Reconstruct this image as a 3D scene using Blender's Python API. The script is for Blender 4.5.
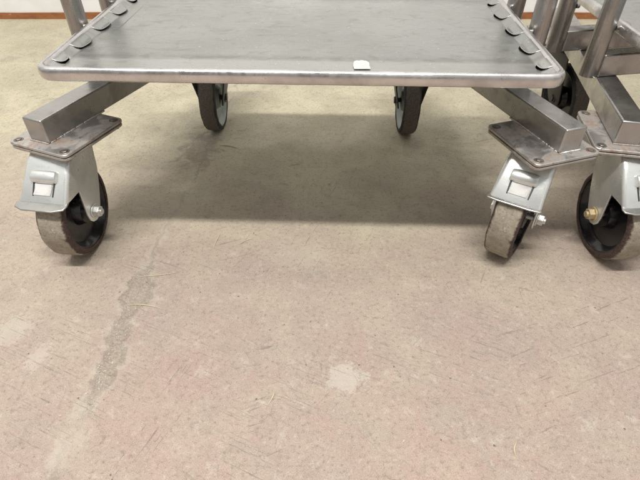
import bpy, bmesh, math, random
from mathutils import Vector, Matrix, noise
random.seed(7)
R = math.radians
for o in list(bpy.data.objects): bpy.data.objects.remove(o)
S = bpy.context.scene
COL = S.collection

# ---------------------------------------------------------------- camera
cd = bpy.data.cameras.new('camera'); cam = bpy.data.objects.new('camera', cd); COL.objects.link(cam)
cd.sensor_width = 36; cd.sensor_fit = 'HORIZONTAL'; cd.lens = 27.06
cd.clip_start = .01; cd.clip_end = 100
cam.location = (0, 0, .466); cam.rotation_euler = (R(90-41.3), 0, 0)
S.camera = cam

# ---------------------------------------------------------------- indoor light
W = bpy.data.worlds.new('World'); S.world = W; W.use_nodes = True
wn = W.node_tree.nodes; wl = W.node_tree.links; wn.clear()
wo = wn.new('ShaderNodeOutputWorld'); wb = wn.new('ShaderNodeBackground')
tc = wn.new('ShaderNodeTexCoord'); sp = wn.new('ShaderNodeSeparateXYZ'); cr = wn.new('ShaderNodeValToRGB')
mp = wn.new('ShaderNodeMapRange'); mp.inputs['From Min'].default_value = -1
wl.new(tc.outputs['Generated'], sp.inputs[0]); wl.new(sp.outputs['Z'], mp.inputs['Value']); wl.new(mp.outputs[0], cr.inputs[0])
e = cr.color_ramp.elements
e[0].position = .40; e[0].color = (.20, .17, .14, 1)
e[1].position = 1.0; e[1].color = (.74, .76, .75, 1)
k = e.new(.52); k.color = (.36, .35, .33, 1)
k = e.new(.72); k.color = (.66, .66, .64, 1)
wnz = wn.new('ShaderNodeTexNoise'); wnz.inputs['Scale'].default_value = 2.6; wnz.inputs['Detail'].default_value = 1.5
wmp = wn.new('ShaderNodeMapping'); wmp.inputs['Scale'].default_value = (1, 1, .35); wl.new(tc.outputs['Generated'], wmp.inputs[0]); wl.new(wmp.outputs[0], wnz.inputs['Vector'])
wr = wn.new('ShaderNodeMapRange'); wr.interpolation_type = 'SMOOTHSTEP'
wr.inputs['From Min'].default_value = .38; wr.inputs['From Max'].default_value = .62; wr.inputs['To Min'].default_value = .35; wr.inputs['To Max'].default_value = 1.5
wl.new(wnz.outputs['Fac'], wr.inputs['Value'])
wm = wn.new('ShaderNodeVectorMath'); wm.operation = 'SCALE'; wl.new(cr.outputs[0], wm.inputs[0]); wl.new(wr.outputs[0], wm.inputs['Scale'])
wl.new(wm.outputs[0], wb.inputs['Color']); wb.inputs['Strength'].default_value = .63
wl.new(wb.outputs[0], wo.inputs[0])

def lamp(name, loc, sx, sy, power, col=(1, .975, .92)):
    l = bpy.data.lights.new(name, 'AREA'); l.shape = 'RECTANGLE'; l.size = sx; l.size_y = sy
    l.energy = power; l.color = col
    o = bpy.data.objects.new(name, l); COL.objects.link(o); o.location = loc
    return o
lamp('ceiling_tube_and_fill', (-.35, -.30, 2.9), 2.0, .14, 92)
lamp('ceiling_tube_and_fill', (-.2, 1.0, 2.95), 6.0, .5, 20)  # added fill, brightens the wall and the far floor

S.view_settings.view_transform = 'Standard'; S.view_settings.look = 'None'
S.view_settings.gamma = 1; S.view_settings.exposure = .17

# ---------------------------------------------------------------- node helper
class NT:
    def __init__(s, name):
        s.m = bpy.data.materials.new(name); s.m.use_nodes = True
        s.n = s.m.node_tree.nodes; s.l = s.m.node_tree.links
        s.b = s.n['Principled BSDF']; s.co = None
    def coord(s, kind='Object'):
        t = s.n.new('ShaderNodeTexCoord'); return t.outputs[kind]
    def put(s, sock, v):
        if isinstance(v, bpy.types.NodeSocket): s.l.new(v, sock)
        elif isinstance(v, tuple) and len(v) == 3 and sock.type == 'RGBA': sock.default_value = (*v, 1)
        else: sock.default_value = v
    def mapping(s, v, scale=(1, 1, 1), rot=(0, 0, 0), loc=(0, 0, 0)):
        m = s.n.new('ShaderNodeMapping'); s.l.new(v, m.inputs[0])
        m.inputs['Scale'].default_value = scale; m.inputs['Rotation'].default_value = rot; m.inputs['Location'].default_value = loc
        return m.outputs[0]
    def noise(s, v, scale, detail=4, rough=.55, dist=0):
        t = s.n.new('ShaderNodeTexNoise'); s.l.new(v, t.inputs['Vector'])
        t.inputs['Scale'].default_value = scale; t.inputs['Detail'].default_value = detail
        t.inputs['Roughness'].default_value = rough; t.inputs['Distortion'].default_value = dist
        return t.outputs['Fac']
    def vor(s, v, scale, feature='F1', rand=1):
        t = s.n.new('ShaderNodeTexVoronoi'); s.l.new(v, t.inputs['Vector']); t.feature = feature
        t.inputs['Scale'].default_value = scale; t.inputs['Randomness'].default_value = rand
        return t.outputs['Distance']
    def math(s, op, a, b=0.0, c=None, clamp=False):
        t = s.n.new('ShaderNodeMath'); t.operation = op; t.use_clamp = clamp
        s.put(t.inputs[0], a); s.put(t.inputs[1], b)
        if c is not None: s.put(t.inputs[2], c)
        return t.outputs[0]
    def rng(s, v, a, b, c=0.0, d=1.0, smooth=True):
        t = s.n.new('ShaderNodeMapRange'); s.put(t.inputs['Value'], v)
        if smooth: t.interpolation_type = 'SMOOTHSTEP'
        t.inputs['From Min'].default_value = a; t.inputs['From Max'].default_value = b
        t.inputs['To Min'].default_value = c; t.inputs['To Max'].default_value = d
        return t.outputs[0]
    def mix(s, f, a, b, mode='MIX'):
        t = s.n.new('ShaderNodeMix'); t.data_type = 'RGBA'; t.blend_type = mode
        s.put(t.inputs[0], f); s.put(t.inputs[6], a); s.put(t.inputs[7], b)
        return t.outputs[2]
    def sep(s, v):
        t = s.n.new('ShaderNodeSeparateXYZ'); s.l.new(v, t.inputs[0]); return t.outputs
    def bump(s, hgt, strength=.3, dist=.001, base=None):
        t = s.n.new('ShaderNodeBump'); t.inputs['Strength'].default_value = strength; t.inputs['Distance'].default_value = dist
        s.l.new(hgt, t.inputs['Height'])
        if base is not None: s.l.new(base, t.inputs['Normal'])
        return t.outputs[0]
    def out(s, **kw):
        for k_, v in kw.items():
            s.put(s.b.inputs[k_.replace('_', ' ')], v)
        return s.m

# ---------------------------------------------------------------- materials
def steel(name, col, rough=.36, stain=(.10, .075, .055), stain_amt=.35, brush=(1, 1, 60), grind=.3, coordkind='Object'):
    t = NT(name); c = t.coord(coordkind)
    big = t.noise(c, 22, 5, .6, .4)
    fine = t.noise(t.mapping(c, brush), 14, 4, .65)
    fine2 = t.noise(t.mapping(c, tuple(b*2.7 for b in brush)), 30, 3, .6)
    st = t.rng(big, .50, .75, 0, stain_amt)
    spk = t.rng(t.noise(c, 260, 3, .6), .63, .74, 0, .35)
    cc = t.mix(st, col, stain)
    cc = t.mix(spk, cc, (.13, .11, .09))
    v = t.rng(fine, .25, .75, .84, 1.12)
    cmb = t.n.new('ShaderNodeCombineColor'); [t.l.new(v, cmb.inputs[i]) for i in range(3)]
    cc = t.mix(1.0, cc, cmb.outputs[0], 'MULTIPLY')
    rg = t.math('ADD', t.rng(big, .3, .75, rough-.06, rough+.16), t.rng(fine2, .3, .7, -.05, .07))
    bp = t.bump(t.math('ADD', fine2, t.math('MULTIPLY', fine, .6)), grind, .0004)
    bp = t.bump(t.noise(c, 45, 3, .5), .25, .0012, bp)
    return t.out(Base_Color=cc, Metallic=.92, Roughness=rg, Normal=bp)

M = {}
M['beam'] = steel('ground_steel', (.45, .442, .43), .31, (.16, .135, .115), .55, (1, 1, 1), .45)
M['post'] = steel('tube_steel', (.37, .355, .34), .22, (.22, .19, .165), .45, (60, 60, 1.2), .2)
M['rim'] = steel('rim_steel', (.66, .645, .635), .27, (.33, .28, .25), .30, (2, 2, 2), .12)

def tray_mat():
    t = NT('dusty_sheet_steel'); c = t.coord()
    big = t.noise(c, 5, 5, .6, .5); mid = t.noise(t.mapping(c, (1, 1.7, 1)), 38, 5, .65, .8)
    fine = t.noise(t.mapping(c, (1, 30, 1)), 22, 3, .6)
    cc = t.mix(t.rng(big, .3, .7), (.37, .378, .36), (.45, .458, .44))
    cc = t.mix(t.rng(mid, .52, .72, 0, .5), cc, (.25, .25, .225))
    dl = t.noise(t.mapping(c, (1, 40, 1)), 9, 4, .7, .2)
    cc = t.mix(t.rng(dl, .56, .70, 0, .28), cc, (.47, .48, .46))
    cc = t.mix(t.rng(dl, .44, .30, 0, .25), cc, (.22, .22, .205))
    cc = t.mix(t.rng(t.sep(c)[1], .060, .046, 0, .4), cc, (.60, .60, .585))  # reflection band along the front edge painted as a lighter strip
    # little scuff marks and water spots
    sc = t.noise(t.mapping(c, (1, 3.2, 1), (0, 0, .5)), 120, 4, .7, 1.6)
    cc = t.mix(t.rng(sc, .635, .69, 0, .7), cc, (.11, .105, .095))
    wn_ = t.noise(c, 310, 2, .5)
    cc = t.mix(t.rng(wn_, .70, .74, 0, .7), cc, (.8, .8, .78))
    dr = t.vor(c, 17)
    ring = t.math('MULTIPLY', t.rng(dr, .17, .20), t.rng(dr, .20, .24, 1, 0))
    cc = t.mix(t.math('MULTIPLY', ring, t.rng(t.noise(c, 9), .5, .6, 0, .35)), cc, (.22, .21, .2))
    rg = t.math('ADD', t.rng(mid, .3, .7, .27, .44), t.rng(fine, .3, .7, -.03, .03))
    yl = t.sep(c)[1]
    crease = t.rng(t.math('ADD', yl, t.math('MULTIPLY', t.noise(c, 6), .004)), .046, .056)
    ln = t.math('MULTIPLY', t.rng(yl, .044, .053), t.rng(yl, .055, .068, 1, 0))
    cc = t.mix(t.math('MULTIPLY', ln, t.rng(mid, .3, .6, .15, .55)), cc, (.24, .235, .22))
    b = t.bump(t.noise(c, 9, 2, .4), .35, .004)
    b = t.bump(crease, -.5, .0012, b)
    b = t.bump(t.noise(c, 160, 4, .6), .18, .0006, b)
    return t.out(Base_Color=cc, Metallic=.80, Roughness=rg, Normal=b)
M['sheet'] = tray_mat()

def plate_mat(name, base, rust):
    t = NT(name); c = t.coord()
    n1 = t.noise(c, 38, 5, .65, .5); n2 = t.noise(c, 240, 4, .6)
    cc = t.mix(t.rng(n1, .47, .66, 0, .8), base, rust)
    cc = t.mix(t.rng(n2, .6, .72, 0, .6), cc, (.08, .055, .04))
    return t.out(Base_Color=cc, Metallic=t.rng(n1, .42, .64, .9, .45), Roughness=t.rng(n1, .35, .65, .34, .62),
                 Normal=t.bump(t.math('ADD', n2, n1), .35, .0008))
M['plate'] = plate_mat('rust_stained_plate', (.56, .54, .52), (.29, .195, .145))
M['topplate'] = plate_mat('zinc_top_plate', (.52, .50, .47), (.33, .25, .20))
M['bolt'] = plate_mat('rusty_bolt', (.26, .23, .20), (.15, .09, .065))
M['nut'] = plate_mat('axle_nut', (.72, .72, .70), (.42, .38, .33))
M['brassnut'] = plate_mat('yellow_axle_nut', (.72, .60, .38), (.40, .30, .18))

def zinc():
    t = NT('zinc_painted_steel'); c = t.coord()
    n1 = t.noise(c, 30, 5, .6, .4); n2 = t.noise(t.mapping(c, (1, 1, 3)), 170, 4, .7, 1.2)
    sc = t.noise(t.mapping(c, (6, 1, 1), (.4, .3, .6)), 90, 3, .6, .5)
    cc = t.mix(t.rng(n1, .35, .7), (.76, .775, .76), (.62, .635, .62))
    cc = t.mix(t.rng(n2, .60, .72, 0, .55), cc, (.30, .29, .27))
    cc = t.mix(t.rng(sc, .66, .70, 0, .7), cc, (.82, .83, .82))
    return t.out(Base_Color=cc, Metallic=.62, Roughness=t.rng(n1, .3, .7, .24, .42),
                 Normal=t.bump(t.math('ADD', n1, t.math('MULTIPLY', n2, .3)), .25, .001))
M['zinc'] = zinc()
M['pedal'] = steel('worn_pedal_steel', (.50, .50, .48), .36, (.22, .19, .16), .5, (1, 1, 1), .3)

def tyre():
    t = NT('worn_tyre'); c = t.coord()
    x = t.sep(c)[0]; ax = t.math('ABSOLUTE', x)
    n = t.noise(c, 70, 5, .7, .6); nf = t.noise(c, 420, 4, .65)
    edge = t.math('ADD', ax, t.math('MULTIPLY', t.math('SUBTRACT', n, .5), .008))
    m = t.rng(edge, .0140, .0165)
    tread = t.mix(t.rng(n, .3, .7), (.38, .335, .265), (.25, .215, .17))
    tread = t.mix(t.rng(nf, .55, .70, 0, .8), tread, (.12, .095, .075))
    tread = t.mix(t.rng(t.noise(t.mapping(c, (1, 1, 1), loc=(2, 2, 2)), 48, 4, .7), .52, .62, 0, .45), tread, (.17, .145, .115))
    tread = t.mix(t.rng(t.noise(c, 150, 3), .66, .70, 0, .7), tread, (.5, .48, .43))
    side = t.mix(t.rng(nf, .35, .68), (.035, .022, .020), (.10, .062, .05))
    tread = t.mix(t.rng(n, .58, .70, 0, .6), tread, (.16, .125, .10))
    cc = t.mix(m, tread, side)
    return t.out(Base_Color=cc, Roughness=.72, Normal=t.bump(t.math('ADD', nf, n), .5, .0012))
M['tyre'] = tyre()
def rear_tyre():
    t = NT('dark_worn_tyre'); c = t.coord()
    x = t.sep(c)[0]; ax = t.math('ABSOLUTE', x)
    n = t.noise(c, 80, 5, .7, .6); nf = t.noise(c, 420, 4, .65)
    m = t.rng(t.math('ADD', ax, t.math('MULTIPLY', t.math('SUBTRACT', n, .5), .006)), .0110, .0135)
    tread = t.mix(t.rng(nf, .4, .68), (.15, .13, .112), (.085, .072, .062))
    return t.out(Base_Color=t.mix(m, tread, (.025, .022, .022)), Roughness=.75, Normal=t.bump(nf, .5, .001))
M['tyre_rear'] = rear_tyre()
def hub(name, c1, c2, rough):
    t = NT(name); c = t.coord(); n = t.noise(c, 60, 5, .65)
    return t.out(Base_Color=t.mix(t.rng(n, .45, .75), c1, c2), Roughness=rough, Normal=t.bump(t.noise(c, 200), .15, .001))
M['hub'] = hub('black_plastic_hub', (.008, .008, .011), (.035, .032, .034), .2)
M['hub_rear'] = hub('grey_plastic_hub', (.30, .34, .32), (.20, .22, .20), .45)
M['dark_shade'] = hub('fork_and_gap_shade', (.030, .030, .030), (.06, .055, .05), .5)  # near-black standing in for shade on rear forks, hood slots and tray pockets
M['label'] = hub('faded_sticker', (.66, .655, .64), (.40, .34, .31), .6)
M['paper'] = hub('white_paper', (.58, .575, .55), (.48, .475, .45), .8)
M['straw'] = hub('pale_straw', (.55, .47, .34), (.40, .33, .22), .7)
M['grit'] = hub('pale_grit', (.50, .46, .40), (.26, .22, .18), .9)

def floor_mat():
    t = NT('dusty_worn_concrete'); c = t.coord(); xyz = t.sep(c); X, Y = xyz[0], xyz[1]
    n_w = t.noise(c, 2.1, 4, .55, .3)
    n_m = t.noise(c, 8.5, 6, .62, .5)
    n_s = t.noise(c, 42, 6, .68, .4)
    n_f = t.noise(c, 210, 5, .7)
    n_g = t.noise(c, 900, 3, .6)
    # bare grey-beige concrete, with remains of a red floor paint in the foreground, its colour also darkened for the camera holder's shade
    base = t.mix(t.rng(n_m, .32, .68), (.57, .52, .375), (.455, .412, .30))
    yy = t.math('ADD', Y, t.math('MULTIPLY', t.math('SUBTRACT', n_w, .5), .9))
    pinkzone = t.rng(yy, .34, .86, 1, 0)
    pk = t.math('MULTIPLY', pinkzone, t.rng(n_m, .36, .62, .78, 1.0))
    base = t.mix(pk, base, (.405, .312, .268))
    n_r = t.noise(t.mapping(c, loc=(3.1, 1.2, 0)), 6.5, 6, .68, .8)
    red = t.math('MULTIPLY', t.rng(n_r, .50, .70, 0, .55), t.rng(yy, .18, .72, 1, 0))
    base = t.mix(t.math('MULTIPLY', red, .6), base, (.43, .275, .235))
    r2 = t.math('MULTIPLY', t.rng(t.noise(t.mapping(c, loc=(9, 4, 0)), 9, 6, .7, .6), .46, .62, 0, .40), t.rng(yy, .14, .38, 1, 0))
    base = t.mix(r2, base, (.42, .265, .23))
    # greyish dusty blotches
    n_b = t.noise(t.mapping(c, loc=(7, 3, 0)), 14, 6, .7, .7)
    base = t.mix(t.rng(n_b, .50, .68, 0, .45), base, (.365, .325, .27))
    base = t.mix(t.rng(n_s, .55, .74, 0, .55), base, (.57, .52, .445))
    base = t.mix(t.rng(n_s, .46, .30, 0, .40), base, (.285, .24, .195))
    base = t.mix(t.rng(n_f, .52, .68, 0, .6), base, (.215, .17, .14))
    n_p = t.noise(c, 95, 6, .75, .5)
    base = t.mix(t.rng(n_p, .56, .66, 0, .42), base, (.27, .22, .18))
    base = t.mix(t.rng(n_p, .44, .34, 0, .30), base, (.62, .56, .48))
    base = t.mix(t.rng(n_f, .44, .30, 0, .42), base, (.58, .52, .445))
    base = t.mix(t.rng(n_g, .54, .68, 0, .6), base, (.20, .155, .13))
    base = t.mix(t.rng(n_g, .44, .30, 0, .45), base, (.62, .56, .49))
    pit = t.rng(t.vor(c, 75), .10, .04, 0, 1); pit = t.math('MULTIPLY', pit, t.rng(n_s, .50, .60))
    base = t.mix(t.math('MULTIPLY', pit, .75), base, (.12, .095, .08))
    # trowel scratches in two directions
    def scr(rot, sc, lo, hi, amt, cx, col):
        v = t.mapping(t.mapping(c, (1, 1, 1), (0, 0, rot)), (1, sc, 1))
        s_ = t.noise(v, 11, 5, .72, .15)
        k_ = t.math('MULTIPLY', t.rng(s_, lo, hi, 0, amt), t.rng(t.noise(t.mapping(c, loc=(cx, 0, 0)), 4.5, 3), .50, .62))
        return k_, col
    marks = []
    for a in (scr(.62, 26, .61, .69, .32, 1, (.25, .21, .17)), scr(-.85, 40, .63, .70, .32, 21, (.25, .21, .17)), scr(.42, 44, .60, .65, .6, 27, (.56, .51, .44)), scr(-.35, 22, .61, .67, .6, 5, (.27, .22, .18)),
              scr(.85, 30, .61, .67, .3, 9, (.56, .51, .44)), scr(-1.15, 24, .62, .67, .5, 13, (.26, .22, .18))):
        base = t.mix(a[0], base, a[1]); marks.append(a[0])
    # hairline cracks
    cv = t.n.new('ShaderNodeTexVoronoi'); cv.feature = 'DISTANCE_TO_EDGE'; cv.inputs['Scale'].default_value = 21
    wv = t.n.new('ShaderNodeVectorMath'); wv.operation = 'MULTIPLY_ADD'
    nt_ = t.n.new('ShaderNodeTexNoise'); nt_.inputs['Scale'].default_value = 18; nt_.inputs['Detail'].default_value = 6; t.l.new(c, nt_.inputs['Vector'])
    t.l.new(nt_.outputs['Color'], wv.inputs[0]); wv.inputs[1].default_value = (.12, .12, 0); t.l.new(c, wv.inputs[2])
    t.l.new(wv.outputs[0], cv.inputs['Vector'])
    hair = t.math('MULTIPLY', t.rng(cv.outputs['Distance'], .004, .016, 1, 0), t.rng(t.noise(t.mapping(c, loc=(2, 8, 0)), 17, 4), .60, .68, 0, .5))
    base = t.mix(hair, base, (.22, .18, .14))
    # the filled crack running away from the viewer at x about -0.235
    wob = t.math('MULTIPLY', t.math('SUBTRACT', t.noise(c, 7, 3), .5), .05)
    wob2 = t.math('MULTIPLY', t.math('SUBTRACT', t.noise(c, 38, 6, .75), .5), .050)
    cx = t.math('ADD', -.262, t.math('MULTIPLY', Y, .062))
    dx = t.math('ABSOLUTE', t.math('ADD', t.math('ADD', t.math('SUBTRACT', X, cx), wob), wob2))
    wid = t.math('MULTIPLY', t.rng(Y, .24, .30, 0, 1), t.rng(Y, .45, .49, 1, 0))
    blob = t.rng(t.math('ABSOLUTE', t.math('SUBTRACT', Y, .425)), .0, .050, .0125, 0)
    blob2 = t.rng(t.math('ABSOLUTE', t.math('SUBTRACT', Y, .33)), .0, .06, .004, 0)
    hw = t.math('ADD', t.math('MULTIPLY', wid, .0060), t.math('ADD', blob, blob2))
    core = t.math('MULTIPLY', t.rng(t.math('ADD', t.math('SUBTRACT', dx, hw), t.math('MULTIPLY', t.math('SUBTRACT', n_f, .5), .012)), -.004, .006, 1, 0), wid)
    halo = t.math('MULTIPLY', t.rng(t.math('SUBTRACT', dx, hw), .003, .016, 1, 0), t.rng(n_s, .40, .58, .1, .8))
    halo = t.math('MULTIPLY', halo, t.rng(Y, .14, .24, 0, 1))
    thin = t.math('MULTIPLY', t.rng(dx, .001, .005, 1, 0), t.rng(Y, .10, .2, 0, .7))
    base = t.mix(t.math('MULTIPLY', halo, .7), base, (.50, .45, .375))
    base = t.mix(t.math('MULTIPLY', thin, t.rng(n_m, .4, .6, .25, .9)), base, (.27, .235, .19))
    base = t.mix(t.math('MULTIPLY', core, .66), base, t.mix(t.rng(t.noise(c, 330, 5, .75), .42, .60), (.37, .31, .25), (.225, .185, .15)))
    # dark smudge of dirt by the rear wheel
    def spot(px, py, r, sx=1.0):
        dx_ = t.math('MULTIPLY', t.math('SUBTRACT', X, px), sx); dy_ = t.math('SUBTRACT', Y, py)
        d_ = t.math('SQRT', t.math('ADD', t.math('MULTIPLY', dx_, dx_), t.math('MULTIPLY', dy_, dy_)))
        d_ = t.math('ADD', d_, t.math('MULTIPLY', t.math('SUBTRACT', t.math('ADD', n_s, t.math('MULTIPLY', n_f, .7)), .85), r*3.0))
        return t.rng(d_, r*.6, r*1.05, 1, 0)
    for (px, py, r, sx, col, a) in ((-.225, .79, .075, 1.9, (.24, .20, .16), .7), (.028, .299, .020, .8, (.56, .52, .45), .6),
                       (-.372, .365, .026, 1, (.54, .49, .42), .5), (-.324, .327, .018, 1.2, (.55, .50, .43), .5),
                       (-.255, .215, .018, 1.6, (.53, .48, .41), .35), (-.03, .50, .03, .5, (.54, .49, .40), .3)):
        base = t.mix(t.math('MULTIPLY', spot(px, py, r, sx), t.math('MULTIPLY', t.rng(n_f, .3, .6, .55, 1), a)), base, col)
    hh = t.math('ADD', t.math('MULTIPLY', n_s, .9), t.math('ADD', t.math('MULTIPLY', n_f, .55), t.math('MULTIPLY', n_g, .12)))
    hh = t.math('SUBTRACT', hh, t.math('ADD', t.math('MULTIPLY', core, .55), t.math('MULTIPLY', hair, .3)))
    for mk in marks: hh = t.math('SUBTRACT', hh, t.math('MULTIPLY', mk, .35))
    hh = t.math('SUBTRACT', hh, t.math('MULTIPLY', pit, .6))
    b = t.bump(hh, .75, .0030)
    return t.out(Base_Color=base, Roughness=t.rng(n_m, .3, .7, .62, .82), Normal=b, Specular_IOR_Level=.35)
M['floor'] = floor_mat()

def wall_mat():
    t = NT('white_plaster'); c = t.coord(); n = t.noise(c, 12, 5, .6)
    return t.out(Base_Color=t.mix(t.rng(n, .4, .8), (.91, .91, .93), (.84, .83, .82)), Roughness=.8, Normal=t.bump(t.noise(c, 90, 4), .2, .002))
M['wall'] = wall_mat()
def skirt_mat():
    t = NT('brown_skirting_paint'); c = t.coord(); n = t.noise(t.mapping(c, (1, 1, 4)), 30, 5, .65)
    cc = t.mix(t.rng(n, .4, .7), (.36, .145, .055), (.25, .10, .045))
    cc = t.mix(t.rng(t.noise(c, 60, 4), .62, .7, 0, .5), cc, (.6, .45, .33))
    return t.out(Base_Color=cc, Roughness=.6)
M['skirt'] = skirt_mat()

# ---------------------------------------------------------------- mesh helpers
def finish(name, bm, mat, parent=None, smooth=True, bevel=0, seg=2, ang=35):
    bmesh.ops.recalc_face_normals(bm, faces=bm.faces)
    me = bpy.data.meshes.new(name); bm.to_mesh(me); bm.free()
    o = bpy.data.objects.new(name, me); COL.objects.link(o); me.materials.append(M[mat])
    if parent: o.parent = parent
    if bevel:
        md = o.modifiers.new('bevel', 'BEVEL'); md.width = bevel; md.segments = seg; md.limit_method = 'ANGLE'; md.angle_limit = R(ang)
        md.harden_normals = False
    if smooth:
        for p in me.polygons: p.use_smooth = True
        sharp_by_angle(me, 40)
    return o
def sharp_by_angle(me, deg):
    b = bmesh.new(); b.from_mesh(me)
    for ed in b.edges:
        if len(ed.link_faces) == 2 and ed.calc_face_angle(0) > R(deg): ed.smooth = False
    b.to_mesh(me); b.free()
def box(bm, x0, x1, y0, y1, z0, z1, mat=None):
    r = bmesh.ops.create_cube(bm, size=1)
    for v in r['verts']:
        v.co = Vector(((x0+x1)/2+v.co.x*(x1-x0), (y0+y1)/2+v.co.y*(y1-y0), (z0+z1)/2+v.co.z*(z1-z0)))
        if mat: v.co = mat @ v.co
    return r['verts']
def cyl(bm, p0, p1, r, seg=24, r2=None):
    p0 = Vector(p0); p1 = Vector(p1); d = p1-p0
    q = d.to_track_quat('Z', 'Y').to_matrix().to_4x4()
    m = Matrix.Translation((p0+p1)/2) @ q
    return bmesh.ops.create_cone(bm, cap_ends=True, segments=seg, radius1=r, radius2=r if r2 is None else r2, depth=d.length, matrix=m)['verts']
def lathe_x(bm, prof, seg=72, cx=0, cy=0, cz=0):
    """closed profile of (x, r) revolved round the x axis"""
    rings = []
    for i in range(seg):
        a = 2*math.pi*i/seg
        rings.append([bm.verts.new((cx+x, cy+r*math.cos(a), cz+r*math.sin(a))) for x, r in prof])
    n = len(prof)
    for i in range(seg):
        A, B = rings[i], rings[(i+1) % seg]
        for j in range(n):
            k_ = (j+1) % n
            try: bm.faces.new((A[j], A[k_], B[k_], B[j]))
            except ValueError: pass
def prism_x(bm, pts, x0, x1):
    a = [bm.verts.new((x0, y, z)) for y, z in pts]; b = [bm.verts.new((x1, y, z)) for y, z in pts]
    bm.faces.new(a); bm.faces.new(list(reversed(b)))
    n = len(pts)
    for i in range(n): bm.faces.new((a[i], b[i], b[(i+1) % n], a[(i+1) % n]))
def rrect(x0, x1, y0, y1, r, n=6):
    pts = []
    for cx, cy, a0 in ((x1-r, y0+r, -90), (x1-r, y1-r, 0), (x0+r, y1-r, 90), (x0+r, y0+r, 180)):
        for i in range(n+1):
            a = R(a0+90*i/n); pts.append((cx+r*math.cos(a), cy+r*math.sin(a)))
    return pts
def empty(name, loc, rz=0, parent=None):
    o = bpy.data.objects.new(name, None); COL.objects.link(o); o.location = loc; o.rotation_euler = (0, 0, rz); o.empty_display_size = .1
    if parent: o.parent = parent
    return o
def tag(o, label=None, cat=None, group=None, kind=None):
    if label: o['label'] = label
    if cat: o['category'] = cat
    if group: o['group'] = group
    if kind: o['kind'] = kind

# ---------------------------------------------------------------- setting
bm = bmesh.new()
vs = [bm.verts.new(p) for p in ((-12, -12, 0), (12, -12, 0), (12, 1.563, 0), (-12, 1.563, 0))]; bm.faces.new(vs)
fl = finish('floor', bm, 'floor', smooth=False); tag(fl, 'worn dusty beige concrete floor with faint pink paint remains and a filled crack', 'floor', kind='structure')

wall = empty('wall', (0, 1.563, 0)); tag(wall, 'white plastered wall with a low brown skirting strip behind the trolleys', 'wall')
bm = bmesh.new(); box(bm, -6, 6, 0, .2, .0, 3.0); finish('plaster', bm, 'wall', wall, smooth=False)
bm = bmesh.new()
N = 300; top = []; bot = []; topb = []; botb = []
for i in range(N+1):
    x = -6+12*i/N
    zt = .0185+.0022*noise.noise(Vector((x*5, 0, 0)))+.001*noise.noise(Vector((x*21, 3, 0)))
    top.append(bm.verts.new((x, -.004, zt))); bot.append(bm.verts.new((x, -.004, -.001)))
    topb.append(bm.verts.new((x, .001, zt)))
for i in range(N):
    bm.faces.new((bot[i], bot[i+1], top[i+1], top[i])); bm.faces.new((top[i], top[i+1], topb[i+1], topb[i]))
finish('skirting', bm, 'skirt', wall, smooth=False)

# ---------------------------------------------------------------- casters
WR = .0625
def make_wheel(parent, cy, mt, mh, hubface=.008, tw=.0180, wyaw=0):
    """wheel with its axle at local (0, cy, WR)"""
    bm = bmesh.new(); w = tw
    prof = [(-w, .0535), (-w-.0005, .056), (-w+.0008, .0600), (-w+.0030, .0618), (-w+.006, .0625), (0, .0627), (w-.006, .0625), (w-.0030, .0618), (w-.0008, .0600), (w+.0005, .056), (w, .0535)]
    lathe_x(bm, prof, 96)
    for v in bm.verts:
        nn = noise.noise(v.co*90)*.0007
        v.co.x += nn; rr = 1+noise.noise(v.co*60+Vector((5, 1, 2)))*.006; v.co.y *= rr; v.co.z *= rr
    ty = finish('tyre', bm, mt, parent); ty.location = (0, cy, WR); ty.rotation_euler = (0, 0, wyaw)
    bm = bmesh.new()
    pr = [(-.0180, .0542), (-.0180, .0515), (-.0160, .0495), (-hubface, .0445), (-hubface+.001, .022), (-.014, .019), (-.0175, .0175), (-.0175, .006),
          (.0175, .006), (.0175, .0175), (.014, .019), (hubface-.001, .022), (hubface, .0445), (.0160, .0495), (.0180, .0515), (.0180, .0542)]
    kx = (tw-.001)/.018; pr = [(a*kx, b) for a, b in pr]
    lathe_x(bm, pr, 72)
    hb = finish('wheel_hub', bm, mh, parent); hb.location = (0, cy, WR); hb.rotation_euler = (0, 0, wyaw)
    return ty, hb

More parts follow.
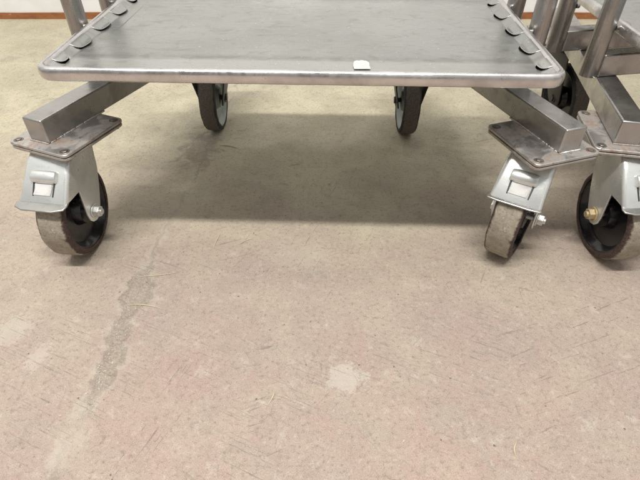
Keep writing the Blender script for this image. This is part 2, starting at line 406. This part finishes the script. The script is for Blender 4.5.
def make_caster(root, x, y, ang, braked=True, trail=.028, zinc_='zinc', mt='tyre', mh='hub', nut='nut', dx=0, dy=0, stickered=True, lip=1.0, nutside=1, flare=0.0, tw=.0180, wyaw=0):
    """a caster part of trolley `root`; the fork body is the part, the rest are its sub-parts"""
    hw = .0280 if braked else .0215
    def P(bm):     # local: -y is the trailing side
        return bm
    if braked:
        side = [(-(-.020), .1535), (.015, .139), (.010, .11), (.001, .086), (-.0105, .0665-.004), (-.016, .0545), (-.0215, .0492), (-.0285, .0476), (-.0360, .0500),
                (-.0410, .0560), (-.0425, .066), (-.0405, .104), (-.0765, .1085), (-.0425, .1455), (-.030, .1535)]
        hood = [(-.0765, .1085), (-.0425, .1455), (-.030, .1535), (.020, .1535)]
    else:
        side = [(.030, .1535), (.024, .135), (-.004, .066), (-.0085, .0540), (-.016, .0500), (-.028, .0490), (-.040, .0500), (-.0475, .0540), (-.052, .066), (-.060, .135), (-.064, .1535)]
        hood = [(-.064, .1535), (.030, .1535)]
    bm = bmesh.new()
    L = {}; Rr = {}
    for p in side:
        tape = 0
        wd = hw+flare*(p[1]-.06)+(.0045 if p[0] < -.07 and braked else 0)
        L[p] = bm.verts.new((-wd, p[0], p[1])); Rr[p] = bm.verts.new((wd, p[0], p[1]))
    bm.faces.new([L[p] for p in side]); bm.faces.new([Rr[p] for p in reversed(side)])
    for a, b in zip(hood[:-1], hood[1:]): bm.faces.new((L[a], L[b], Rr[b], Rr[a]))
    bmesh.ops.recalc_face_normals(bm, faces=bm.faces)
    be = [ed for ed in bm.edges if len(ed.link_faces) == 2]
    bmesh.ops.bevel(bm, geom=be, offset=.0048, segments=4, profile=.5, affect='EDGES')
    bmesh.ops.triangulate(bm, faces=[f for f in bm.faces if len(f.verts) > 4])
    me = bpy.data.meshes.new('caster_fork'); bm.to_mesh(me); bm.free(); me.materials.append(M[zinc_])
    fork = bpy.data.objects.new('caster_fork', me); COL.objects.link(fork); fork.parent = root
    fork.location = (x+dx, y+dy, 0); fork.rotation_euler = (0, 0, ang)
    for p in me.polygons: p.use_smooth = True
    sharp_by_angle(me, 30)
    md = fork.modifiers.new('thick', 'SOLIDIFY'); md.thickness = .0026; md.offset = -1
    md = fork.modifiers.new('edge', 'BEVEL'); md.width = .0006; md.segments = 2; md.limit_method = 'ANGLE'; md.angle_limit = R(50)
    cy = -trail
    make_wheel(fork, cy, mt, mh, tw=tw, wyaw=wyaw)
    # axle bolt with hexagonal nut
    bm = bmesh.new()
    cyl(bm, (-hw-(.012 if nutside < 0 else .004), cy, WR), (hw+(.012 if nutside > 0 else .004), cy, WR), .0042, 16)
    for s in (-1, 1):
        cyl(bm, (s*(hw+.0005), cy, WR), (s*(hw+.0020), cy, WR), .0098, 24)
        if s == nutside: cyl(bm, (s*(hw+.0020), cy, WR), (s*(hw+.0092), cy, WR), .0078, 6)
        else: cyl(bm, (s*(hw+.0020), cy, WR), (s*(hw+.0045), cy, WR), .0070, 6)
    finish('axle_bolt', bm, nut, fork, bevel=.0006)
    # bearing collar
    bm = bmesh.new(); cyl(bm, (0, 0, .1530), (0, 0, .1575), .026, 40); finish('swivel_bearing', bm, 'topplate', fork, bevel=.001)
    if braked:
        # sloping hood frame: origin on the slope, s runs down the slope
        a = Vector((0, -.0425, .1455)); b = Vector((0, -.0765, .1085)); d = (b-a).normalized(); nrm = Vector((0, d.z, -d.y));
        if nrm.y > 0: nrm = -nrm
        def H(xx, s, n_): return Vector((xx, 0, 0))+a+d*s+nrm*n_
        # the domed release button
        bm = bmesh.new(); prev = None; K = 14; J = 12
        grid = []
        for i in range(K+1):
            u = -1+2*i/K; wx = .0165*u
            rr = 1-.16*abs(u)**4
            row = []
            for j in range(J+1):
                an = math.pi*j/J
                hgt = .0072*math.sin(an)**.8*rr if 0 < j < J else -.001
                row.append(bm.verts.new(H(wx, .0175-.0085*math.cos(an)*rr*1.0, hgt)))
            grid.append(row)
        for i in range(K):
            for j in range(J): bm.faces.new((grid[i][j], grid[i+1][j], grid[i+1][j+1], grid[i][j+1]))
        bm.faces.new(grid[0]); bm.faces.new(list(reversed(grid[-1])))
        finish('brake_button', bm, 'zinc', fork, bevel=.0012, ang=50)
        bm = bmesh.new()
        # label seat: slightly recessed look made by dark strips standing in for side shade and a sticker
        pts = [(-.0115, .0265), (.0105, .0265), (.0115, .031), (.0100, .0405), (-.0125, .0405), (-.0105, .033)]
        lo = [bm.verts.new(H(px, s, .0002)) for px, s in pts]; up = [bm.verts.new(H(px, s, .0010)) for px, s in pts]
        bm.faces.new(up); 
        for i in range(len(pts)): bm.faces.new((lo[i], lo[(i+1) % len(pts)], up[(i+1) % len(pts)], up[i]))
        finish('sticker', bm, 'label' if stickered else 'zinc', fork, smooth=False)
        for sx in (-1, 1):
            bm = bmesh.new()
            q = [H(sx*.0122, .024, -.0001), H(sx*.0148, .024, -.0001), H(sx*.0138, .042, -.0001), H(sx*.0122, .042, -.0001)]
            q2 = [H(sx*.0122, .024, .0004), H(sx*.0148, .024, .0004), H(sx*.0138, .042, .0004), H(sx*.0122, .042, .0004)]
            A = [bm.verts.new(p_) for p_ in q]; B = [bm.verts.new(p_) for p_ in q2]
            bm.faces.new(B); bm.faces.new(list(reversed(A)))
            for i in range(4): bm.faces.new((A[i], A[(i+1) % 4], B[(i+1) % 4], B[i]))
            finish('button_side_shade', bm, 'dark_shade', fork, bevel=.0004)  # flat dark strips, shade of the slots put into colour
        # pedal lip under the hood edge
        bm = bmesh.new()
        lp = lambda v: -.0775-(v-.0775)*lip
        out = [(-.0320, -.070), (-.0345, -.0775), (-.0330, lp(.083)), (-.022, lp(.0865)), (.018, lp(.0865)), (.0310, lp(.083)), (.0330, -.0775), (.0320, -.070)]
        lo = [bm.verts.new((px, py, .1058-(py+.08)*-.15)) for px, py in out]; up = [bm.verts.new((px, py, .1078-(py+.08)*-.15)) for px, py in out]
        bm.faces.new(up); bm.faces.new(list(reversed(lo)))
        for i in range(len(out)): bm.faces.new((lo[i], lo[(i+1) % len(out)], up[(i+1) % len(out)], up[i]))
        finish('brake_pedal', bm, 'pedal', fork, bevel=.0009)
    return fork

def make_plates(root, x, y, ang):
    m = Matrix.Translation((x, y, 0)) @ Matrix.Rotation(ang, 4, 'Z')
    hx, hy = .046, .052
    def slab(z0, z1, hx, hy, r, name, mat, warp=0):
        bm = bmesh.new(); pts = rrect(-hx, hx, -hy, hy, r)
        lo = [bm.verts.new(m @ Vector((a, b, z0+warp*a*b*60))) for a, b in pts]; up = [bm.verts.new(m @ Vector((a, b, z1+warp*a*b*60))) for a, b in pts]
        bm.faces.new(up); bm.faces.new(list(reversed(lo)))
        for i in range(len(pts)): bm.faces.new((lo[i], lo[(i+1) % len(pts)], up[(i+1) % len(pts)], up[i]))
        return finish(name, bm, mat, root, bevel=.0009, seg=2, ang=50)
    slab(.1615, .1652, hx, hy, .007, 'mounting_plate', 'plate')
    sw = slab(.1568, .1603, hx, hy, .009, 'swivel_plate', 'topplate')
    for sx in (-1, 1):
        for sy in (-1, 1):
            bm = bmesh.new(); px, py = sx*(hx-.009), sy*(hy-.009)
            cyl(bm, m @ Vector((px, py, .1640)), m @ Vector((px, py, .1656)), .0060, 24)
            cyl(bm, m @ Vector((px, py, .1650)), m @ Vector((px, py, .1668)), .0040, 6)
            cyl(bm, m @ Vector((px, py, .1538)), m @ Vector((px, py, .1572)), .0055, 6)
            finish('plate_bolt', bm, 'bolt', root, bevel=.0006)

# ---------------------------------------------------------------- tray
BASE_OFF = (.0)
def make_tray(root, hx=.284, y0=-.008, y1=.318, zc=.2590, r=.0074, pl=Matrix.Identity(4)):
    cr_ = .020
    # path of the centre line of the rim
    def path(o_, step=.00125):
        """rounded rectangle inset by o_, with arc positions measured on the outer path"""
        X0, X1, Y0, Y1 = -hx, hx, y0, y1
        segs = []
        pts = []
        lx = X1-X0-2*cr_; ly = Y1-Y0-2*cr_
        def straight(p, q, nrm, L_, s0):
            n = int(L_/step)
            for i in range(n): 
                f_ = i/n; pts.append((p[0]+(q[0]-p[0])*f_+nrm[0]*o_, p[1]+(q[1]-p[1])*f_+nrm[1]*o_, s0+L_*f_))
        def arc(c_, a0, s0):
            n = 12
            for i in range(n):
                a = R(a0+90*i/n); rr = max(cr_-o_, .0015+.02*0)
                pts.append((c_[0]+rr*math.cos(a), c_[1]+rr*math.sin(a), -1))
        # front edge left to right
        straight((X0+cr_, Y0), (X1-cr_, Y0), (0, 1), lx, 0); arc((X1-cr_, Y0+cr_), -90, 0)
        straight((X1, Y0+cr_), (X1, Y1-cr_), (-1, 0), ly, 0); arc((X1-cr_, Y1-cr_), 0, 0)
        straight((X1-cr_, Y1), (X0+cr_, Y1), (0, -1), lx, 0); arc((X0+cr_, Y1-cr_), 90, 0)
        straight((X0, Y1-cr_), (X0, Y0+cr_), (1, 0), ly, 0); arc((X0+cr_, Y0+cr_), 180, 0)
        return pts
    # sheet: sloped band with pressed bumps along it, then flat middle
    bm = bmesh.new(); offs = [.0075+.001*q_ for q_ in range(24)]+[.034, .038]
    cols = []
    for o_ in offs:
        f_ = min(1, max(0, (o_-.0075)/.0135)); base = zc+.0052-.0072*(f_*f_*(3-2*f_))
        cols.append([(px, py, base+.0006*noise.noise(Vector((px*14, py*14, 0)))) for px, py, s in path(o_)])
    vr = [[bm.verts.new(p) for p in ring] for ring in cols]
    n = len(vr[0])
    for a, b in zip(vr[:-1], vr[1:]):
        for i in range(n): bm.faces.new((a[i], a[(i+1) % n], b[(i+1) % n], b[i]))
    bm.faces.new(vr[-1])
    # added lining closes the pockets from below, its dark colour stands in for shade
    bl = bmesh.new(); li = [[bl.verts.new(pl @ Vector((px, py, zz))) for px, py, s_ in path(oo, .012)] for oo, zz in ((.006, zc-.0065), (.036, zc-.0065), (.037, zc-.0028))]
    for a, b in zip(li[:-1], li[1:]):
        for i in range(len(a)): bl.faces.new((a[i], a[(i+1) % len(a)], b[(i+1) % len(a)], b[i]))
    bmesh.ops.triangulate(bm, faces=[f for f in bm.faces if len(f.verts) > 4])
    band = [f for f in bm.faces if len(f.verts) == 4]
    # open-ended pressed pockets along the edge
    LUGS = []
    for ei, (ox, oy, tx, ty, L_) in enumerate(((-hx+cr_, y0, 1, 0, 2*hx-2*cr_), (hx, y0+cr_, 0, 1, y1-y0-2*cr_), (hx-cr_, y1, -1, 0, 2*hx-2*cr_), (-hx, y1-cr_, 0, -1, y1-y0-2*cr_))):
        if ei == 2: continue
        nx, ny = -ty, tx
        cnt = int(L_/.0645)
        for k_ in range(cnt+1):
            s0 = (L_-cnt*.0645)/2+k_*.0645
            if k_ == 0: s0 += .010
            if k_ == cnt: s0 -= .010
            half = .0205*(1+.10*noise.noise(Vector((k_*1.7+ox*9, oy*9, 2)))); ext = .0120*(1+.18*noise.noise(Vector((k_*2.3+oy*7, ox*5, 5))))
            if k_ in (0, cnt): half *= .6; ext *= .75
            sk = 0*noise.noise(Vector((k_*3.1+ox*4, oy*3, 8)))
            LUGS.append((ox, oy, tx, ty, nx, ny, s0, half, ext, ei)); NS, NO = 26, 8; grid = []
            for a_ in range(NS+1):
                u = -1+2*a_/NS; g_ = max(0, 1-u*u); row = []
                for b_ in range(NO+1):
                    q = b_/NO; oo = .0072+(.0045+ext*g_**.6)*q
                    f_ = min(1, max(0, (oo-.0075)/.0135)); base = zc+.0052-.0072*(f_*f_*(3-2*f_))
                    lift = (.0028 if ei else .0016)*g_**.55*q**1.1
                    ss = s0+half*u+sk*ext*g_*q
                    row.append(bm.verts.new((ox+tx*ss+nx*oo, oy+ty*ss+ny*oo, base+.00025+lift)))
                grid.append(row)
            for a_ in range(NS):
                for b_ in range(NO): bm.faces.new((grid[a_][b_], grid[a_][b_+1], grid[a_+1][b_+1], grid[a_+1][b_]))
    kill = []
    for f in band:
        c_ = f.calc_center_median()
        for (ox, oy, tx, ty, nx, ny, s0, half, ext, ei) in LUGS:
            rx, ry = c_.x-ox, c_.y-oy
            u = (rx*tx+ry*ty-s0)/half; oo = rx*nx+ry*ny
            if abs(u) < .98 and .0090 < oo < .0072+.0045+(ext+(.0030 if ei == 0 else .0010))*(1-u*u)**.6-.0005: kill.append(f); break
    bmesh.ops.delete(bm, geom=kill, context='FACES')
    for v in bm.verts: v.co = pl @ v.co
    bmesh.ops.remove_doubles(bm, verts=bm.verts, dist=1e-6)
    me = bpy.data.meshes.new('tray'); 
    for f in bm.faces:
        f.normal_update()
        if f.normal.z < 0: f.normal_flip()
        f.smooth = f.calc_area() < 4e-4 and len(f.verts) == 4
    bm.to_mesh(me); bm.free(); me.materials.append(M['sheet'])
    sheet = bpy.data.objects.new('tray', me); COL.objects.link(sheet); sheet.parent = root
    finish('pocket_shade_lining', bl, 'dark_shade', sheet)
    md = sheet.modifiers.new('thick', 'SOLIDIFY'); md.thickness = .0004; md.offset = -1
    # rolled rim
    bm = bmesh.new(); rings = []
    pts = path(.0052, .012)
    m_ = len(pts)
    for i, (px, py, s) in enumerate(pts):
        a = Vector(pts[i-1][:2]); b = Vector(pts[(i+1) % m_][:2]); tg = (b-a).normalized(); nr = Vector((-tg.y, tg.x))
        ring = []
        for j in range(20):
            an = 2*math.pi*j/20
            u = .0052*math.cos(an); w_ = r*math.sin(an)
            # squarer outer face than a plain round tube
            if u < 0: u = -.0052*min(1, abs(math.cos(an))**.6)
            w_ *= 1.04
            wb_ = .0004*noise.noise(Vector((px*20, py*20, j*.2)))
            ring.append(bm.verts.new(pl @ Vector((px+nr.x*(u+wb_), py+nr.y*(u+wb_), zc+w_+wb_))))
        rings.append(ring)
    for i in range(m_):
        A, B = rings[i], rings[(i+1) % m_]
        for j in range(20): bm.faces.new((A[j], B[j], B[(j+1) % 20], A[(j+1) % 20]))
    finish('rim', bm, 'rim', sheet)
    return sheet

# ---------------------------------------------------------------- trolley
def make_trolley(loc, rz, label, casters, tray_place=Matrix.Identity(4)):
    root = empty('tray_trolley', loc, rz); tag(root, label, 'trolley', 'steel tray trolleys standing side by side')
    VA = R(20.5)
    for s in (-1, 1):
        # angled base beam (square tube, closed front end)
        m = Matrix.Translation((s*.322, .014, 0)) @ Matrix.Rotation(s*VA, 4, 'Z')
        bm = bmesh.new(); box(bm, -.0150, .0150, 0, .462, .1655, .1960, m)
        finish('base_beam', bm, 'beam', root, bevel=.0022, seg=3)
        # weld bead round the end
        bm = bmesh.new()
        P_ = []
        for i in range(90):
            f_ = i/89
            P_.append(m @ Vector((-s*.0152, .004+.092*f_, .1656)))
        for i, p in enumerate(P_):
            if noise.noise(Vector((i*.35, s*3, 0))) > -.25:
                bmesh.ops.create_icosphere(bm, subdivisions=2, radius=.0012+.0004*random.random(), matrix=Matrix.Translation(p))
        for i in range(16):
            bmesh.ops.create_icosphere(bm, subdivisions=1, radius=.0013+.0005*random.random(), matrix=Matrix.Translation(m @ Vector((-.014+.028*i/15, -.0006, .1658))))
        finish('weld_bead', bm, 'plate', root)
        bx_ = s*.2985
        for py in (.150, .2465):
            px = s*(.2985 if py < .2 else .2945)
            bm = bmesh.new(); cyl(bm, (px, py, .1965 if py < .2 else .1965), (px, py, 1.15), .0122, 40)
            finish('post', bm, 'post', root)
            bm = bmesh.new(); cyl(bm, (px-s*.010, py-.006, .2610), (s*.2800, py-.006, .2610), .0035, 14)
            finish('tray_peg', bm, 'post', root)
            # weld at the foot of the post
            bm = bmesh.new()
            for i in range(14):
                z = .199+.026*i/13
                bmesh.ops.create_icosphere(bm, subdivisions=1, radius=.0018, matrix=Matrix.Translation((px-s*.0100, py-.0085, z)))
            finish('weld_bead', bm, 'plate', root)
    for py, hxx in ((.152, .2985), (.2485, .2945)):
        bm = bmesh.new(); box(bm, -hxx+.008, hxx-.008, py-.0125, py+.0125, .1965, .2265)
        finish('cross_bar', bm, 'beam', root, bevel=.002, seg=3)
    # top frame out of the picture
    for s in (-1, 1):
        bm = bmesh.new(); cyl(bm, (s*.2985, .150, 1.15), (s*.2945, .2465, 1.15), .0122, 24)
        finish('top_rail', bm, 'post', root)
    make_tray(root, pl=tray_place)
    for s in (-1, 1):
        make_plates(root, s*.3005-.001, .046, s*VA); make_plates(root, s*.186-.004, .397, s*VA)
    for c_ in casters: make_caster(root, **c_)
    return root

RZ = R(-2.06)
REAR = dict(braked=False, zinc_='dark_shade', mt='tyre_rear', mh='hub_rear', nut='dark_shade', flare=.20, nutside=0, tw=.0150)  # shade on the rear forks put into their dark colour
# steering angles: a is measured so that the trailing side points to (-sin a, -cos a) in the world
def st(a, rz): return -R(a)-rz
t1 = make_trolley((-.024, .5, 0), RZ, 'steel trolley with a paper scrap on its wide grey tray, all four wheels showing', [
    dict(x=-.3095, y=.040, ang=st(8, RZ), lip=1.3, wyaw=R(5)),
    dict(x=.303, y=.052, ang=st(32, RZ), lip=.35, wyaw=R(-3)),
    dict(x=-.194, y=.397, ang=st(1, RZ), **REAR),
    dict(x=.177, y=.397, ang=st(1, RZ), **REAR)])
RZ2 = R(10)
t2 = make_trolley((.693, .560, 0), RZ2, 'partly seen steel trolley cut off by the right edge, only its left corner showing', [
    dict(x=-.294, y=.034, ang=st(-3, RZ2), nut='brassnut', stickered=False, nutside=-1),
    dict(x=.300, y=.044, ang=st(10, RZ2)),
    dict(x=-.187, y=.375, ang=st(-4, RZ2), dx=.022, dy=.0, **dict(REAR, mh='hub')),
    dict(x=.187, y=.375, ang=st(-7, RZ2), **REAR)],
    tray_place=Matrix.Translation((-.006, .012, 0)) @ Matrix.Translation((-.284, .1, 0)) @ Matrix.Rotation(R(-12), 4, 'Z') @ Matrix.Translation((.284, -.1, 0)))

# ---------------------------------------------------------------- small things
def scrap(name, pts, loc, rz, thick, mat, label, cat, curl=0, group=None):
    bm = bmesh.new()
    n = len(pts)
    lo = [bm.verts.new((a, b, curl*a*a)) for a, b in pts]; up = [bm.verts.new((a, b, thick+curl*a*a)) for a, b in pts]
    bm.faces.new(up); bm.faces.new(list(reversed(lo)))
    for i in range(n): bm.faces.new((lo[i], lo[(i+1) % n], up[(i+1) % n], up[i]))
    o = finish(name, bm, mat, None, smooth=False); o.location = loc; o.rotation_euler = (0, 0, rz); tag(o, label, cat, group); return o
scrap('paper_scrap', [(-.0090, -.0125), (-.0095, -.004), (-.0088, .006), (-.0068, .0105), (-.0045, .0118), (-.0020, .0108), (.0010, .0128), (.0035, .0110), (.0055, .0108), (.0078, .0072), (.0088, .004), (.0084, -.003), (.0092, -.0125)],
      (.0465, .5335, .2582), 0, .0005, 'paper', 'small torn white paper scrap on the tray against its front rim', 'paper scrap')
def twig(p0, p1, bend, label, r=.0005):
    bm = bmesh.new(); a = Vector(p0); b = Vector(p1); n = 8; prev = None
    side = Vector((-(b-a).y, (b-a).x, 0)).normalized()
    L_ = []
    for i in range(n+1):
        f_ = i/n; c_ = a.lerp(b, f_)+side*bend*math.sin(math.pi*f_)+Vector((0, 0, r*.9+.0006*math.sin(math.pi*f_)))
        rr = r*(1-.6*abs(2*f_-1)**2)
        d = (b-a).normalized(); ring = [bm.verts.new(c_+side*rr*1.4*math.cos(q)+Vector((0, 0, rr*.7*math.sin(q)))) for q in [k_*math.pi/3 for k_ in range(6)]]
        if prev:
            for k_ in range(6): bm.faces.new((prev[k_], prev[(k_+1) % 6], ring[(k_+1) % 6], ring[k_]))
        else: bm.faces.new(ring)
        prev = ring
    bm.faces.new(list(reversed(prev)))
    mid = (a+b)/2
    for v in bm.verts: v.co -= Vector((mid.x, mid.y, 0))
    o = finish('straw', bm, 'straw'); o.location = (mid.x, mid.y, 0); tag(o, label, 'straw', 'bits of straw on the floor')
twig((-.153, .512, 0), (-.148, .545, 0), .001, 'upright pale bit of straw just in front of the tray shadow')
twig((-.245, .405, 0), (-.198, .398, 0), .003, 'long pale bit of straw lying across the filled crack')
twig((-.246, .455, 0), (-.195, .463, 0), -.002, 'thin bit of straw at the far end of the grey crack filling')
twig((-.055, .266, 0), (-.049, .283, 0), -.001, 'short pale bit of straw in the bare foreground near the middle')
twig((.190, .212, 0), (.195, .226, 0), .002, 'bent pale bit of straw in the near right foreground')
twig((-.118, .52, 0), (-.098, .533, 0), .002, 'small curved bit of straw beside the upright one')
twig((-.19, .80, 0), (-.155, .79, 0), .004, 'bit of straw under the tray next to the left rear wheel', .0010)

bm = bmesh.new()
for i in range(2600):
    u = random.random()
    if u < .3:
        y = .25+.22*random.random(); x = -.262+.062*y+random.gauss(0, .008)
    else:
        y = .12+1.35*random.random()**1.4; x = random.uniform(-.25, .25)*(1+3.2*y)
    rr = random.uniform(.0002, .0006)*(1 if random.random() < .95 else 2.0)
    mt_ = Matrix.Translation((x, y, rr*.3)) @ Matrix.Rotation(random.random()*6, 4, 'Z') @ Matrix.Diagonal((rr*random.uniform(.7, 2.0), rr, rr*.6, 1))
    bmesh.ops.create_icosphere(bm, subdivisions=1, radius=1, matrix=mt_)
g = finish('grit', bm, 'grit', None, smooth=False); tag(g, 'fine pale grit and crumbs scattered over the concrete floor', 'grit', kind='stuff')
